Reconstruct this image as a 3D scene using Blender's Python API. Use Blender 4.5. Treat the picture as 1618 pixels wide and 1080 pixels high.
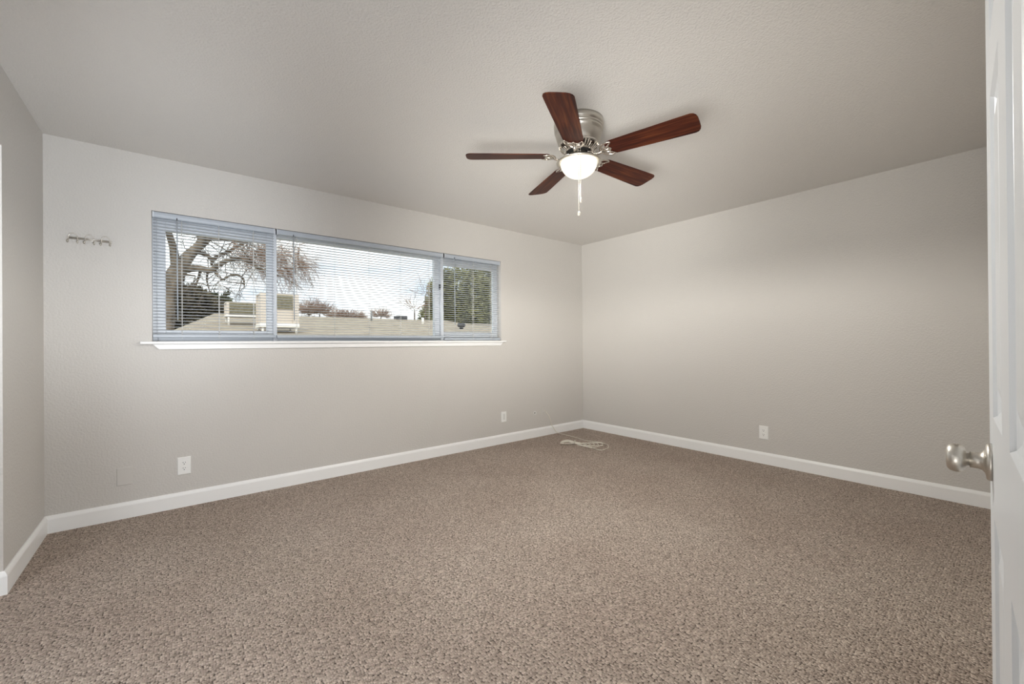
import bpy, math, random
from mathutils import Vector, Matrix

for _o in list(bpy.data.objects):
    bpy.data.objects.remove(_o)
scene = bpy.context.scene
col = scene.collection
PI = math.pi

# ------------------------------------------------------------------ camera
IMG_W, IMG_H = 1618.0, 1080.0
FOC = 663.458                       # focal length in pixels
YAW, PITCH, ROLL = 0.67986, 0.00281, -0.00771
CAM = Vector((-4.2776, -3.7859, 1.1387))
_f0 = Vector((math.sin(YAW), math.cos(YAW), 0))
_r0 = Vector((math.cos(YAW), -math.sin(YAW), 0))
_z = Vector((0, 0, 1))
FWD = _f0 * math.cos(PITCH) + _z * math.sin(PITCH)
_u0 = _r0.cross(FWD)
RGT = _r0 * math.cos(ROLL) + _u0 * math.sin(ROLL)
UPV = -_r0 * math.sin(ROLL) + _u0 * math.cos(ROLL)
cam_data = bpy.data.cameras.new('camera')
cam_data.sensor_width = 36.0
cam_data.lens = 36.0 * FOC / IMG_W
cam_data.clip_start = 0.02
cam_data.clip_end = 500
cam = bpy.data.objects.new('camera', cam_data)
col.objects.link(cam)
cam.matrix_world = Matrix(((RGT.x, UPV.x, -FWD.x, CAM.x), (RGT.y, UPV.y, -FWD.y, CAM.y),
                           (RGT.z, UPV.z, -FWD.z, CAM.z), (0, 0, 0, 1)))
scene.camera = cam

# ------------------------------------------------------------------ exposure, sky, sun, large lights
vs = scene.view_settings
vs.view_transform = 'Standard'
vs.look = 'None'
vs.gamma = 1.0
vs.use_curve_mapping = False
vs.exposure = 0.14

world = bpy.data.worlds.new('sky')
scene.world = world
world.use_nodes = True
_nt = world.node_tree
_nt.nodes.clear()
_out = _nt.nodes.new('ShaderNodeOutputWorld')
_bg = _nt.nodes.new('ShaderNodeBackground')
_tc = _nt.nodes.new('ShaderNodeTexCoord')
_mp = _nt.nodes.new('ShaderNodeMapping')
_mp.inputs['Scale'].default_value = (1.6, 1.6, 5.0)
_nz = _nt.nodes.new('ShaderNodeTexNoise')
_nz.inputs['Scale'].default_value = 1.7
_nz.inputs['Detail'].default_value = 5.0
_rp = _nt.nodes.new('ShaderNodeValToRGB')
_rp.color_ramp.elements[0].position = 0.34
_rp.color_ramp.elements[0].color = (0.42, 0.50, 0.62, 1)
_rp.color_ramp.elements[1].position = 0.52
_rp.color_ramp.elements[1].color = (0.97, 0.98, 1.0, 1)
_bg.inputs['Strength'].default_value = 1.7
_nt.links.new(_tc.outputs['Generated'], _mp.inputs['Vector'])
_nt.links.new(_mp.outputs['Vector'], _nz.inputs['Vector'])
_nt.links.new(_nz.outputs['Fac'], _rp.inputs['Fac'])
_nt.links.new(_rp.outputs['Color'], _bg.inputs['Color'])
_nt.links.new(_bg.outputs['Background'], _out.inputs['Surface'])

def add_light(name, kind, energy, color, loc, aim=None, **kw):
    d = bpy.data.lights.new(name, kind)
    d.energy = energy
    d.color = color
    for k, v in kw.items():
        setattr(d, k, v)
    o = bpy.data.objects.new(name, d)
    col.objects.link(o)
    o.location = loc
    if aim is not None:
        o.rotation_euler = Vector(aim).to_track_quat('-Z', 'Y').to_euler()
    return o

add_light('sun', 'SUN', 1.6, (1.0, 0.93, 0.82), (-10, -20, 20), aim=(0.35, 0.75, -0.62), angle=0.06)
# added fill: area lamp set in the doorway behind the camera
add_light('doorway_fill', 'AREA', 19.0, (0.94, 0.99, 1.06), (-4.215, -3.93, 0.95), aim=(0.12, 1, 0.0),
          shape='RECTANGLE', size=0.72, size_y=1.5)
# added fill: unseen spot near the doorway, brightens far ceiling and walls
add_light('bounce_fill', 'SPOT', 670.0, (1.0, 0.985, 0.94), (-4.55, -3.45, 0.75), aim=(3.2, 2.70, 1.36),
          spot_size=math.radians(52), spot_blend=1.0, shadow_soft_size=0.65)

add_light('corner_fill', 'SPOT', 230.0, (1.0, 0.985, 0.94), (-4.55, -3.30, 0.90), aim=(0.83, 0.17, 0.40),
          spot_size=math.radians(52), spot_blend=1.0, shadow_soft_size=0.65)  # added spot out of view, lifts the upper right wall and ceiling
add_light('wall_fill', 'SPOT', 205.0, (0.93, 0.98, 1.03), (-4.10, -3.70, 0.90), aim=(-0.45, 3.7, 1.10),
          spot_size=math.radians(46), spot_blend=1.0, shadow_soft_size=0.30)  # added spot out of view, brightens the window wall's upper left
# added fill lamp, unseen beyond the left opening, lifts ceiling and carpet there
add_light('closet_fill', 'AREA', 22.0, (0.94, 0.98, 1.04), (-5.60, -2.15, 1.45), aim=(1, 0.35, -0.40),
          shape='RECTANGLE', size=1.1, size_y=1.2)

# ------------------------------------------------------------------ helpers
def at(u, v, Y):
    """point on the plane y = Y seen at pixel (u, v)"""
    d = FWD * FOC + RGT * (u - IMG_W / 2) + UPV * (IMG_H / 2 - v)
    return CAM + d * ((Y - CAM.y) / d.y)

def at_floor(u, v, z=0.0):
    d = FWD * FOC + RGT * (u - IMG_W / 2) + UPV * (IMG_H / 2 - v)
    return CAM + d * ((z - CAM.z) / d.z)

class MB:
    """collects shapes and links them as one mesh object"""
    def __init__(self):
        self.v = []
        self.f = []
        self.sm = []
    def add(self, vs_, fs, smooth=False):
        o = len(self.v)
        self.v += [tuple(p) for p in vs_]
        self.f += [tuple(i + o for i in f) for f in fs]
        self.sm += [smooth] * len(fs)
        return self
    def box(self, x0, x1, y0, y1, z0, z1, M=None):
        p = [Vector(c) for c in ((x0, y0, z0), (x1, y0, z0), (x1, y1, z0), (x0, y1, z0),
                                 (x0, y0, z1), (x1, y0, z1), (x1, y1, z1), (x0, y1, z1))]
        if M is not None:
            p = [M @ q for q in p]
        return self.add(p, [(0, 3, 2, 1), (4, 5, 6, 7), (0, 1, 5, 4), (1, 2, 6, 5), (2, 3, 7, 6), (3, 0, 4, 7)])
    def prism(self, poly, axis_vec, smooth=False):
        """poly: list of Vectors (planar), extruded along axis_vec"""
        n = len(poly)
        a = [Vector(p) for p in poly]
        b = [p + Vector(axis_vec) for p in a]
        fs = [tuple(range(n))[::-1], tuple(range(n, 2 * n))]
        fs += [(i, (i + 1) % n, n + (i + 1) % n, n + i) for i in range(n)]
        return self.add(a + b, fs, smooth)
    def lathe(self, prof, n=48, M=None, smooth=True, cap=True):
        """prof: (radius, z) list"""
        vs_ = []
        for r, z in prof:
            for k in range(n):
                a = 2 * PI * k / n
                p = Vector((r * math.cos(a), r * math.sin(a), z))
                vs_.append(M @ p if M is not None else p)
        fs = []
        for i in range(len(prof) - 1):
            for k in range(n):
                k2 = (k + 1) % n
                fs.append((i * n + k, i * n + k2, (i + 1) * n + k2, (i + 1) * n + k))
        self.add(vs_, fs, smooth)
        if cap:
            o = len(self.v) - len(vs_)
            for i in (0, len(prof) - 1):
                if prof[i][0] > 1e-5:
                    self.f.append(tuple(o + i * n + k for k in range(n)))
                    self.sm.append(False)
        return self
    def tube(self, pts, radii, n=8, smooth=True, flat=1.0, up=(0, 0, 1)):
        pts = [Vector(p) for p in pts]
        if not hasattr(radii, '__len__'):
            radii = [radii] * len(pts)
        vs_ = []
        prev = None
        for i, p in enumerate(pts):
            t = (pts[min(i + 1, len(pts) - 1)] - pts[max(i - 1, 0)])
            if t.length < 1e-9:
                t = Vector((0, 0, 1))
            t.normalize()
            if prev is None:
                a = t.cross(Vector(up))
                if a.length < 1e-3:
                    a = t.cross(Vector((1, 0, 0)))
            else:
                a = prev - t * prev.dot(t)
                if a.length < 1e-6:
                    a = t.orthogonal()
            a.normalize()
            prev = a
            b = t.cross(a)
            for k in range(n):
                g = 2 * PI * k / n
                vs_.append(p + a * (math.cos(g) * radii[i]) + b * (math.sin(g) * radii[i] * flat))
        fs = []
        for i in range(len(pts) - 1):
            for k in range(n):
                k2 = (k + 1) % n
                fs.append((i * n + k, i * n + k2, (i + 1) * n + k2, (i + 1) * n + k))
        fs.append(tuple(range(n))[::-1])
        fs.append(tuple((len(pts) - 1) * n + k for k in range(n)))
        return self.add(vs_, fs, smooth)
    def ball(self, c, r, n=12, m=8, sc=(1, 1, 1)):
        c = Vector(c)
        prof = [(max(1e-4, math.sin(PI * i / m)), -math.cos(PI * i / m)) for i in range(m + 1)]
        M = Matrix.Translation(c) @ Matrix.Diagonal((r * sc[0], r * sc[1], r * sc[2], 1))
        return self.lathe(prof, n, M, True, False)
    def build(self, name, mat, parent=None, bevel=0.0):
        me = bpy.data.meshes.new(name)
        me.from_pydata(self.v, [], self.f)
        me.polygons.foreach_set('use_smooth', self.sm)
        me.update()
        import bmesh
        bm = bmesh.new()
        bm.from_mesh(me)
        bmesh.ops.recalc_face_normals(bm, faces=bm.faces)
        bm.to_mesh(me)
        bm.free()
        o = bpy.data.objects.new(name, me)
        col.objects.link(o)
        if mat is not None:
            me.materials.append(mat)
        if parent is not None:
            o.parent = parent
        if bevel:
            b = o.modifiers.new('bevel', 'BEVEL')
            b.width = bevel
            b.segments = 2
            b.limit_method = 'ANGLE'
        return o

def smooth_path(pts, sub=6):
    """Catmull-Rom through the points"""
    P = [Vector(p) for p in pts]
    out = []
    for i in range(len(P) - 1):
        p0 = P[max(i - 1, 0)]; p1 = P[i]; p2 = P[i + 1]; p3 = P[min(i + 2, len(P) - 1)]
        for k in range(sub):
            t = k / sub
            out.append(0.5 * ((2 * p1) + (p2 - p0) * t + (2 * p0 - 5 * p1 + 4 * p2 - p3) * t * t
                              + (3 * p1 - p0 - 3 * p2 + p3) * t ** 3))
    out.append(P[-1])
    return out

def lerp_list(vals, n):
    out = []
    for i in range(n):
        t = i / (n - 1) * (len(vals) - 1)
        k = min(int(t), len(vals) - 2)
        out.append(vals[k] + (vals[k + 1] - vals[k]) * (t - k))
    return out

def empty(name, loc=(0, 0, 0), rz=0.0):
    o = bpy.data.objects.new(name, None)
    o.empty_display_size = 0.1
    col.objects.link(o)
    o.location = loc
    o.rotation_euler = (0, 0, rz)
    return o

def tag(o, label, cat, group=None, kind=None):
    o['label'] = label
    o['category'] = cat
    if group:
        o['group'] = group
    if kind:
        o['kind'] = kind
    return o

def struct(o):
    o['kind'] = 'structure'
    return o

# ------------------------------------------------------------------ materials
def material(name):
    m = bpy.data.materials.new(name)
    m.use_nodes = True
    nt = m.node_tree
    b = nt.nodes['Principled BSDF']
    return m, nt, b

def noise_bump(nt, b, scale, strength, dist, detail=3.0, rough=0.5, ramp=None, coord='Object'):
    tc = nt.nodes.new('ShaderNodeTexCoord')
    n = nt.nodes.new('ShaderNodeTexNoise')
    n.inputs['Scale'].default_value = scale
    n.inputs['Detail'].default_value = detail
    n.inputs['Roughness'].default_value = rough
    bp = nt.nodes.new('ShaderNodeBump')
    bp.inputs['Strength'].default_value = strength
    bp.inputs['Distance'].default_value = dist
    nt.links.new(tc.outputs[coord], n.inputs['Vector'])
    src = n.outputs['Fac']
    if ramp:
        r = nt.nodes.new('ShaderNodeValToRGB')
        r.color_ramp.elements[0].position = ramp[0]
        r.color_ramp.elements[1].position = ramp[1]
        nt.links.new(src, r.inputs['Fac'])
        src = r.outputs['Color']
    nt.links.new(src, bp.inputs['Height'])
    nt.links.new(bp.outputs['Normal'], b.inputs['Normal'])
    return n

def paint(name, color, rough=0.6, bump=None, spec=0.4):
    m, nt, b = material(name)
    b.inputs['Base Color'].default_value = (*color, 1)
    b.inputs['Roughness'].default_value = rough
    b.inputs['Specular IOR Level'].default_value = spec
    if bump:
        noise_bump(nt, b, *bump)
    return m

def metal(name, color, rough, bump=None):
    m, nt, b = material(name)
    b.inputs['Base Color'].default_value = (*color, 1)
    b.inputs['Metallic'].default_value = 1.0
    b.inputs['Roughness'].default_value = rough
    if bump:
        noise_bump(nt, b, *bump)
    return m

def two_tone(name, c0, c1, scale, rough=0.85, bump=0.0, stretch=(1, 1, 1), pos=(0.35, 0.65), detail=4.0):
    m, nt, b = material(name)
    tc = nt.nodes.new('ShaderNodeTexCoord')
    mp = nt.nodes.new('ShaderNodeMapping')
    mp.inputs['Scale'].default_value = stretch
    n = nt.nodes.new('ShaderNodeTexNoise')
    n.inputs['Scale'].default_value = scale
    n.inputs['Detail'].default_value = detail
    r = nt.nodes.new('ShaderNodeValToRGB')
    r.color_ramp.elements[0].position = pos[0]
    r.color_ramp.elements[0].color = (*c0, 1)
    r.color_ramp.elements[1].position = pos[1]
    r.color_ramp.elements[1].color = (*c1, 1)
    nt.links.new(tc.outputs['Object'], mp.inputs['Vector'])
    nt.links.new(mp.outputs['Vector'], n.inputs['Vector'])
    nt.links.new(n.outputs['Fac'], r.inputs['Fac'])
    nt.links.new(r.outputs['Color'], b.inputs['Base Color'])
    b.inputs['Roughness'].default_value = rough
    if bump:
        bp = nt.nodes.new('ShaderNodeBump')
        bp.inputs['Strength'].default_value = bump
        bp.inputs['Distance'].default_value = 0.02
        nt.links.new(n.outputs['Fac'], bp.inputs['Height'])
        nt.links.new(bp.outputs['Normal'], b.inputs['Normal'])
    return m

WALL_C = (0.585, 0.563, 0.532)
M_WALL = paint('wall_paint', WALL_C, 0.50, (85.0, 0.55, 0.006, 2.0, 0.5), 0.4)
M_CEIL = paint('ceiling_paint', (0.665, 0.645, 0.615), 0.6, (105.0, 0.6, 0.006, 2.0, 0.5), 0.35)
M_PLATE = paint('painted_plate', WALL_C, 0.5)
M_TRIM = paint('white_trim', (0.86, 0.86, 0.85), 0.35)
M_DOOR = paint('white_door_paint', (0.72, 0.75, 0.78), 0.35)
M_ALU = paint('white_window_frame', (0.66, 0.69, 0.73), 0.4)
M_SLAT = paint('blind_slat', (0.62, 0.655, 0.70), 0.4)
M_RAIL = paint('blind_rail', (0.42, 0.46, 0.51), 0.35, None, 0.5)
M_CORD = paint('blind_cord', (0.80, 0.79, 0.76), 0.7)
M_WAND = paint('clear_wand', (0.40, 0.44, 0.48), 0.2)
M_DARKPL = paint('dark_plastic', (0.03, 0.03, 0.035), 0.5)
M_PLASTIC = paint('white_plastic', (0.84, 0.84, 0.82), 0.35)
M_NICKEL = metal('brushed_nickel', (0.60, 0.57, 0.52), 0.36, (240.0, 0.05, 0.001))
M_POLISH = metal('polished_nickel', (0.72, 0.68, 0.63), 0.16)
M_BLACK = paint('black_motor', (0.012, 0.011, 0.010), 0.6)
M_CABLE = paint('cream_cable', (0.74, 0.70, 0.61), 0.5)
M_BRASSY = metal('screw_metal', (0.6, 0.58, 0.52), 0.35)

def carpet_material():
    m, nt, b = material('loop_carpet')
    L = nt.links.new
    tc = nt.nodes.new('ShaderNodeTexCoord')
    # a little wander, so that rows of loops are not ruler straight
    wn = nt.nodes.new('ShaderNodeTexNoise'); wn.inputs['Scale'].default_value = 9.0
    wm = nt.nodes.new('ShaderNodeVectorMath'); wm.operation = 'MULTIPLY_ADD'
    wm.inputs[1].default_value = (0.012, 0.012, 0)
    L(tc.outputs['Object'], wn.inputs['Vector'])
    L(wn.outputs['Color'], wm.inputs[0]); L(tc.outputs['Object'], wm.inputs[2])
    mp = nt.nodes.new('ShaderNodeMapping')
    mp.inputs['Scale'].default_value = (1 / 0.0072, 1 / 0.0095, 1)
    L(wm.outputs['Vector'], mp.inputs['Vector'])
    vo = nt.nodes.new('ShaderNodeTexVoronoi')
    vo.voronoi_dimensions = '2D'
    vo.inputs['Scale'].default_value = 1.0
    vo.inputs['Randomness'].default_value = 0.75
    L(mp.outputs['Vector'], vo.inputs['Vector'])
    sep = nt.nodes.new('ShaderNodeSeparateColor')
    L(vo.outputs['Color'], sep.inputs['Color'])
    rp = nt.nodes.new('ShaderNodeValToRGB')
    e = rp.color_ramp.elements
    e[0].position = 0.0; e[0].color = (0.36, 0.30, 0.255, 1)
    e[1].position = 1.0; e[1].color = (0.78, 0.68, 0.595, 1)
    x = e.new(0.15); x.color = (0.47, 0.395, 0.34, 1)
    x = e.new(0.75); x.color = (0.63, 0.535, 0.46, 1)
    L(sep.outputs['Red'], rp.inputs['Fac'])
    # broad colour drift of the yarn
    bn = nt.nodes.new('ShaderNodeTexNoise'); bn.inputs['Scale'].default_value = 1.3; bn.inputs['Detail'].default_value = 3
    L(tc.outputs['Object'], bn.inputs['Vector'])
    br = nt.nodes.new('ShaderNodeValToRGB')
    br.color_ramp.elements[0].position = 0.3; br.color_ramp.elements[0].color = (0.90, 0.86, 0.84, 1)
    br.color_ramp.elements[1].position = 0.7; br.color_ramp.elements[1].color = (1.05, 1.04, 1.03, 1)
    L(bn.outputs['Fac'], br.inputs['Fac'])
    mx = nt.nodes.new('ShaderNodeMix'); mx.data_type = 'RGBA'; mx.blend_type = 'MULTIPLY'
    mx.inputs['Factor'].default_value = 1.0
    # crevice shade between the loops, painted into the base colour
    gr = nt.nodes.new('ShaderNodeValToRGB')
    gr.color_ramp.elements[0].position = 0.46; gr.color_ramp.elements[0].color = (0, 0, 0, 1)
    gr.color_ramp.elements[1].position = 0.80; gr.color_ramp.elements[1].color = (1, 1, 1, 1)
    L(vo.outputs['Distance'], gr.inputs['Fac'])
    gm = nt.nodes.new('ShaderNodeMix'); gm.data_type = 'RGBA'
    gm.inputs[7].default_value = (0.085, 0.066, 0.055, 1)
    L(gr.outputs['Color'], gm.inputs['Factor']); L(rp.outputs['Color'], gm.inputs[6])
    L(gm.outputs[2], mx.inputs[6])
    L(br.outputs['Color'], mx.inputs[7])
    L(mx.outputs[2], b.inputs['Base Color'])
    b.inputs['Roughness'].default_value = 1.0
    b.inputs['Specular IOR Level'].default_value = 0.05
    inv = nt.nodes.new('ShaderNodeMath'); inv.operation = 'SUBTRACT'; inv.inputs[0].default_value = 1.0
    L(vo.outputs['Distance'], inv.inputs[1])
    fn = nt.nodes.new('ShaderNodeTexNoise'); fn.inputs['Scale'].default_value = 420.0
    L(tc.outputs['Object'], fn.inputs['Vector'])
    ad = nt.nodes.new('ShaderNodeMath'); ad.operation = 'MULTIPLY_ADD'; ad.inputs[1].default_value = 0.35
    L(fn.outputs['Fac'], ad.inputs[0]); L(inv.outputs[0], ad.inputs[2])
    bp = nt.nodes.new('ShaderNodeBump'); bp.inputs['Strength'].default_value = 0.9; bp.inputs['Distance'].default_value = 0.012
    L(ad.outputs[0], bp.inputs['Height']); L(bp.outputs['Normal'], b.inputs['Normal'])
    return m
M_CARPET = carpet_material()

def wood_material():
    m, nt, b = material('mahogany_blade')
    L = nt.links.new
    tc = nt.nodes.new('ShaderNodeTexCoord')
    mp = nt.nodes.new('ShaderNodeMapping')
    mp.inputs['Scale'].default_value = (2.2, 34.0, 8.0)
    n = nt.nodes.new('ShaderNodeTexNoise')
    n.inputs['Scale'].default_value = 1.6; n.inputs['Detail'].default_value = 6.0; n.inputs['Distortion'].default_value = 0.6
    r = nt.nodes.new('ShaderNodeValToRGB')
    e = r.color_ramp.elements
    e[0].position = 0.3; e[0].color = (0.016, 0.004, 0.003, 1)
    e[1].position = 0.72; e[1].color = (0.115, 0.034, 0.012, 1)
    x = e.new(0.5); x.color = (0.055, 0.012, 0.006, 1)
    L(tc.outputs['Object'], mp.inputs['Vector']); L(mp.outputs['Vector'], n.inputs['Vector'])
    L(n.outputs['Fac'], r.inputs['Fac']); L(r.outputs['Color'], b.inputs['Base Color'])
    b.inputs['Roughness'].default_value = 0.48
    b.inputs['Specular IOR Level'].default_value = 0.16
    return m
M_WOOD = wood_material()

def glass_material():
    m = bpy.data.materials.new('window_glass')
    m.use_nodes = True
    nt = m.node_tree
    nt.nodes.clear()
    out = nt.nodes.new('ShaderNodeOutputMaterial')
    t = nt.nodes.new('ShaderNodeBsdfTransparent'); t.inputs['Color'].default_value = (0.95, 0.97, 0.96, 1)
    g = nt.nodes.new('ShaderNodeBsdfGlossy'); g.inputs['Roughness'].default_value = 0.02
    fr = nt.nodes.new('ShaderNodeFresnel'); fr.inputs['IOR'].default_value = 1.08
    mx = nt.nodes.new('ShaderNodeMixShader')
    nt.links.new(fr.outputs['Fac'], mx.inputs['Fac'])
    nt.links.new(t.outputs['BSDF'], mx.inputs[1]); nt.links.new(g.outputs['BSDF'], mx.inputs[2])
    nt.links.new(mx.outputs['Shader'], out.inputs['Surface'])
    return m
M_GLASS = glass_material()

def lamp_glass(name, strength, color):
    m, nt, b = material(name)
    b.inputs['Base Color'].default_value = (0.60, 0.57, 0.50, 1)
    b.inputs['Roughness'].default_value = 0.35
    b.inputs['Emission Color'].default_value = color
    b.inputs['Emission Strength'].default_value = strength
    return m
M_BOWL = lamp_glass('lit_frosted_bowl', 1.0, (1.0, 0.91, 0.72, 1))

# ------------------------------------------------------------------ the setting
H = 2.44
XL = -4.889          # left wall face
YB = -3.845          # back wall face
T = 0.12
WX0, WX1, WZ0, WZ1 = -4.386, -1.372, 1.170, 2.068     # window opening
OP_Y0, OP_Y1, OP_Z = -2.40, -0.797, 2.072              # closet opening in the left wall
DR_X0, DR_X1, DR_Z = -4.60, -3.835, 2.05               # doorway in the back wall

b = MB(); b.box(XL - 1.0, 0.3, YB - 1.8, 0.0, -0.08, 0.0)
struct(b.build('floor', M_CARPET))
b = MB(); b.box(XL - 1.0, 0.3, YB - 1.8, 0.3, H, H + 0.15)
struct(b.build('ceiling', M_CEIL))

b = MB()
b.box(XL - 1.0, WX0, 0, 0.14, -0.08, H); b.box(WX1, 0.3, 0, 0.14, -0.08, H)
b.box(WX0, WX1, 0, 0.14, -0.08, WZ0); b.box(WX0, WX1, 0, 0.14, WZ1, H)
struct(b.build('wall_window', M_WALL))
b = MB(); b.box(0, 0.3, YB - 1.8, 0, 0, H)
struct(b.build('wall_right', M_WALL))
b = MB()
b.box(XL - T, XL, OP_Y1, 0, 0, H); b.box(XL - T, XL, OP_Y0, OP_Y1, OP_Z, H); b.box(XL - T, XL, YB - 1.8, OP_Y0, 0, H)
struct(b.build('wall_left', M_WALL))
b = MB()
b.box(XL - 0.95, XL - 0.85, YB, 0, 0, H); b.box(XL - 0.85, XL - T, OP_Y0 - 0.4, OP_Y0 - 0.3, 0, H)
struct(b.build('wall_closet', M_WALL))
b = MB()
b.box(XL, DR_X0, YB - T, YB, 0, H); b.box(DR_X1, 0, YB - T, YB, 0, H); b.box(DR_X0, DR_X1, YB - T, YB, DR_Z, H)
struct(b.build('wall_back', M_WALL))
b = MB()
b.box(XL, 0, YB - 1.7, YB - 1.6, 0, H); b.box(-3.0, -2.9, YB - 1.6, YB - T, 0, H)
struct(b.build('wall_hall', M_WALL))

BB_H, BB_T = 0.106, 0.015
def baseboard(name, a, bpt, n, m0=0, m1=0):
    """profile swept from a to bpt (floor points on the wall line); n: into the room; m0/m1 mitre at the ends"""
    a = Vector((*a, 0)); bpt = Vector((*bpt, 0)); n = Vector((*n, 0))
    d = (bpt - a).normalized()
    prof = [(0, 0), (BB_T, 0), (BB_T, BB_H - 0.022), (BB_T - 0.002, BB_H - 0.015), (BB_T - 0.007, BB_H - 0.004), (BB_T - 0.010, BB_H), (0, BB_H)]
    k = len(prof)
    va = [a + n * t + _z * z + d * (t * m0) for t, z in prof]
    vb = [bpt + n * t + _z * z - d * (t * m1) for t, z in prof]
    mb = MB()
    mb.add(va + vb, [tuple(range(k)), tuple(range(k, 2 * k))] + [(i, (i + 1) % k, k + (i + 1) % k, k + i) for i in range(k)])
    return mb
struct(baseboard('b', (XL, 0), (0, 0), (0, -1), 1, 1).build('baseboard_window', M_TRIM))
struct(baseboard('b', (0, 0), (0, YB), (-1, 0), 1, 1).build('baseboard_right', M_TRIM))
mb = baseboard('b', (XL, 0), (XL, OP_Y1), (1, 0), 1, -1)
m2 = baseboard('b', (XL, OP_Y1), (XL - T, OP_Y1), (0, -1), -1, 0)
mb.add(m2.v, m2.f)
struct(mb.build('baseboard_left', M_TRIM))
struct(baseboard('b', (DR_X1 + 0.07, YB), (0, YB), (0, 1), 0, 1).build('baseboard_back', M_TRIM))

# door casing on the back wall
b = MB()
b.box(DR_X0 - 0.06, DR_X0, YB, YB + 0.012, 0, DR_Z + 0.06); b.box(DR_X1, DR_X1 + 0.06, YB, YB + 0.012, 0, DR_Z + 0.06)
b.box(DR_X0, DR_X1, YB, YB + 0.012, DR_Z, DR_Z + 0.06)
struct(b.build('trim_1', M_TRIM))

# window stool and apron
b = MB()
b.box(WX0 - 0.062, WX1 + 0.052, -0.032, 0.0, WZ0 - 0.019, WZ0); b.box(WX0, WX1, 0.0, 0.075, WZ0 - 0.019, WZ0)
struct(b.build('trim_2', M_TRIM, bevel=0.004))
b = MB()
za, zb = WZ0 - 0.056, WZ0 - 0.019
b.prism([Vector((WX0 + 0.036, -0.014, za)), Vector((WX1 - 0.020, -0.014, za)), Vector((WX1 + 0.018, -0.014, zb)), Vector((WX0 + 0.002, -0.014, zb))], (0, 0.014, 0))
struct(b.build('trim_3', M_TRIM, bevel=0.002))

# ---- window: fixed frame, two sliding sashes, three panes
FY0, FY1 = 0.075, 0.13
b = MB()
b.box(WX0, WX0 + 0.03, FY0, FY1, WZ0, WZ1); b.box(WX1 - 0.028, WX1, FY0, FY1, WZ0, WZ1)
b.box(WX0 + 0.03, WX1 - 0.028, FY0, FY1, WZ0, WZ0 + 0.050); b.box(WX0 + 0.03, WX1 - 0.028, FY0, FY1, WZ1 - 0.055, WZ1)
b.box(-3.648, -3.618, FY0 - 0.02, FY1, WZ0, WZ1)
b.box(-2.118, -2.088, FY0 - 0.02, FY1, WZ0, WZ1)
b.box(-2.172, -2.118, FY0 + 0.01, FY1, WZ0, WZ1)
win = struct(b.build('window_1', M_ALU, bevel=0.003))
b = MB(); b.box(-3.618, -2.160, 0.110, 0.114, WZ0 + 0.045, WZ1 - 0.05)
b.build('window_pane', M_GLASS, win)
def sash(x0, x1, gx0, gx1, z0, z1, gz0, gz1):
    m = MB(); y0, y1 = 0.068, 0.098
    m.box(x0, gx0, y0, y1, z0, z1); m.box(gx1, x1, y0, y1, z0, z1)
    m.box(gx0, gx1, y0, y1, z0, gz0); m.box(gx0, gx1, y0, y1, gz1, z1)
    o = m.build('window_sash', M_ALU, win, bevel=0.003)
    p = MB(); p.box(gx0 - 0.004, gx1 + 0.004, 0.082, 0.085, gz0 - 0.004, gz1 + 0.004)
    p.build('window_pane', M_GLASS, o)
    return o
sash(-4.362, -3.640, -4.313, -3.690, WZ0 + 0.028, WZ1 - 0.03, 1.250, 1.950)
so = sash(-2.096, -1.396, -2.075, -1.435, WZ0 + 0.028, WZ1 - 0.03, 1.262, 1.956)
m = MB(); m.box(-2.135, -2.122, 0.045, 0.062, 1.70, 1.75)
m.build('sash_latch', M_DARKPL, win)

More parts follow.
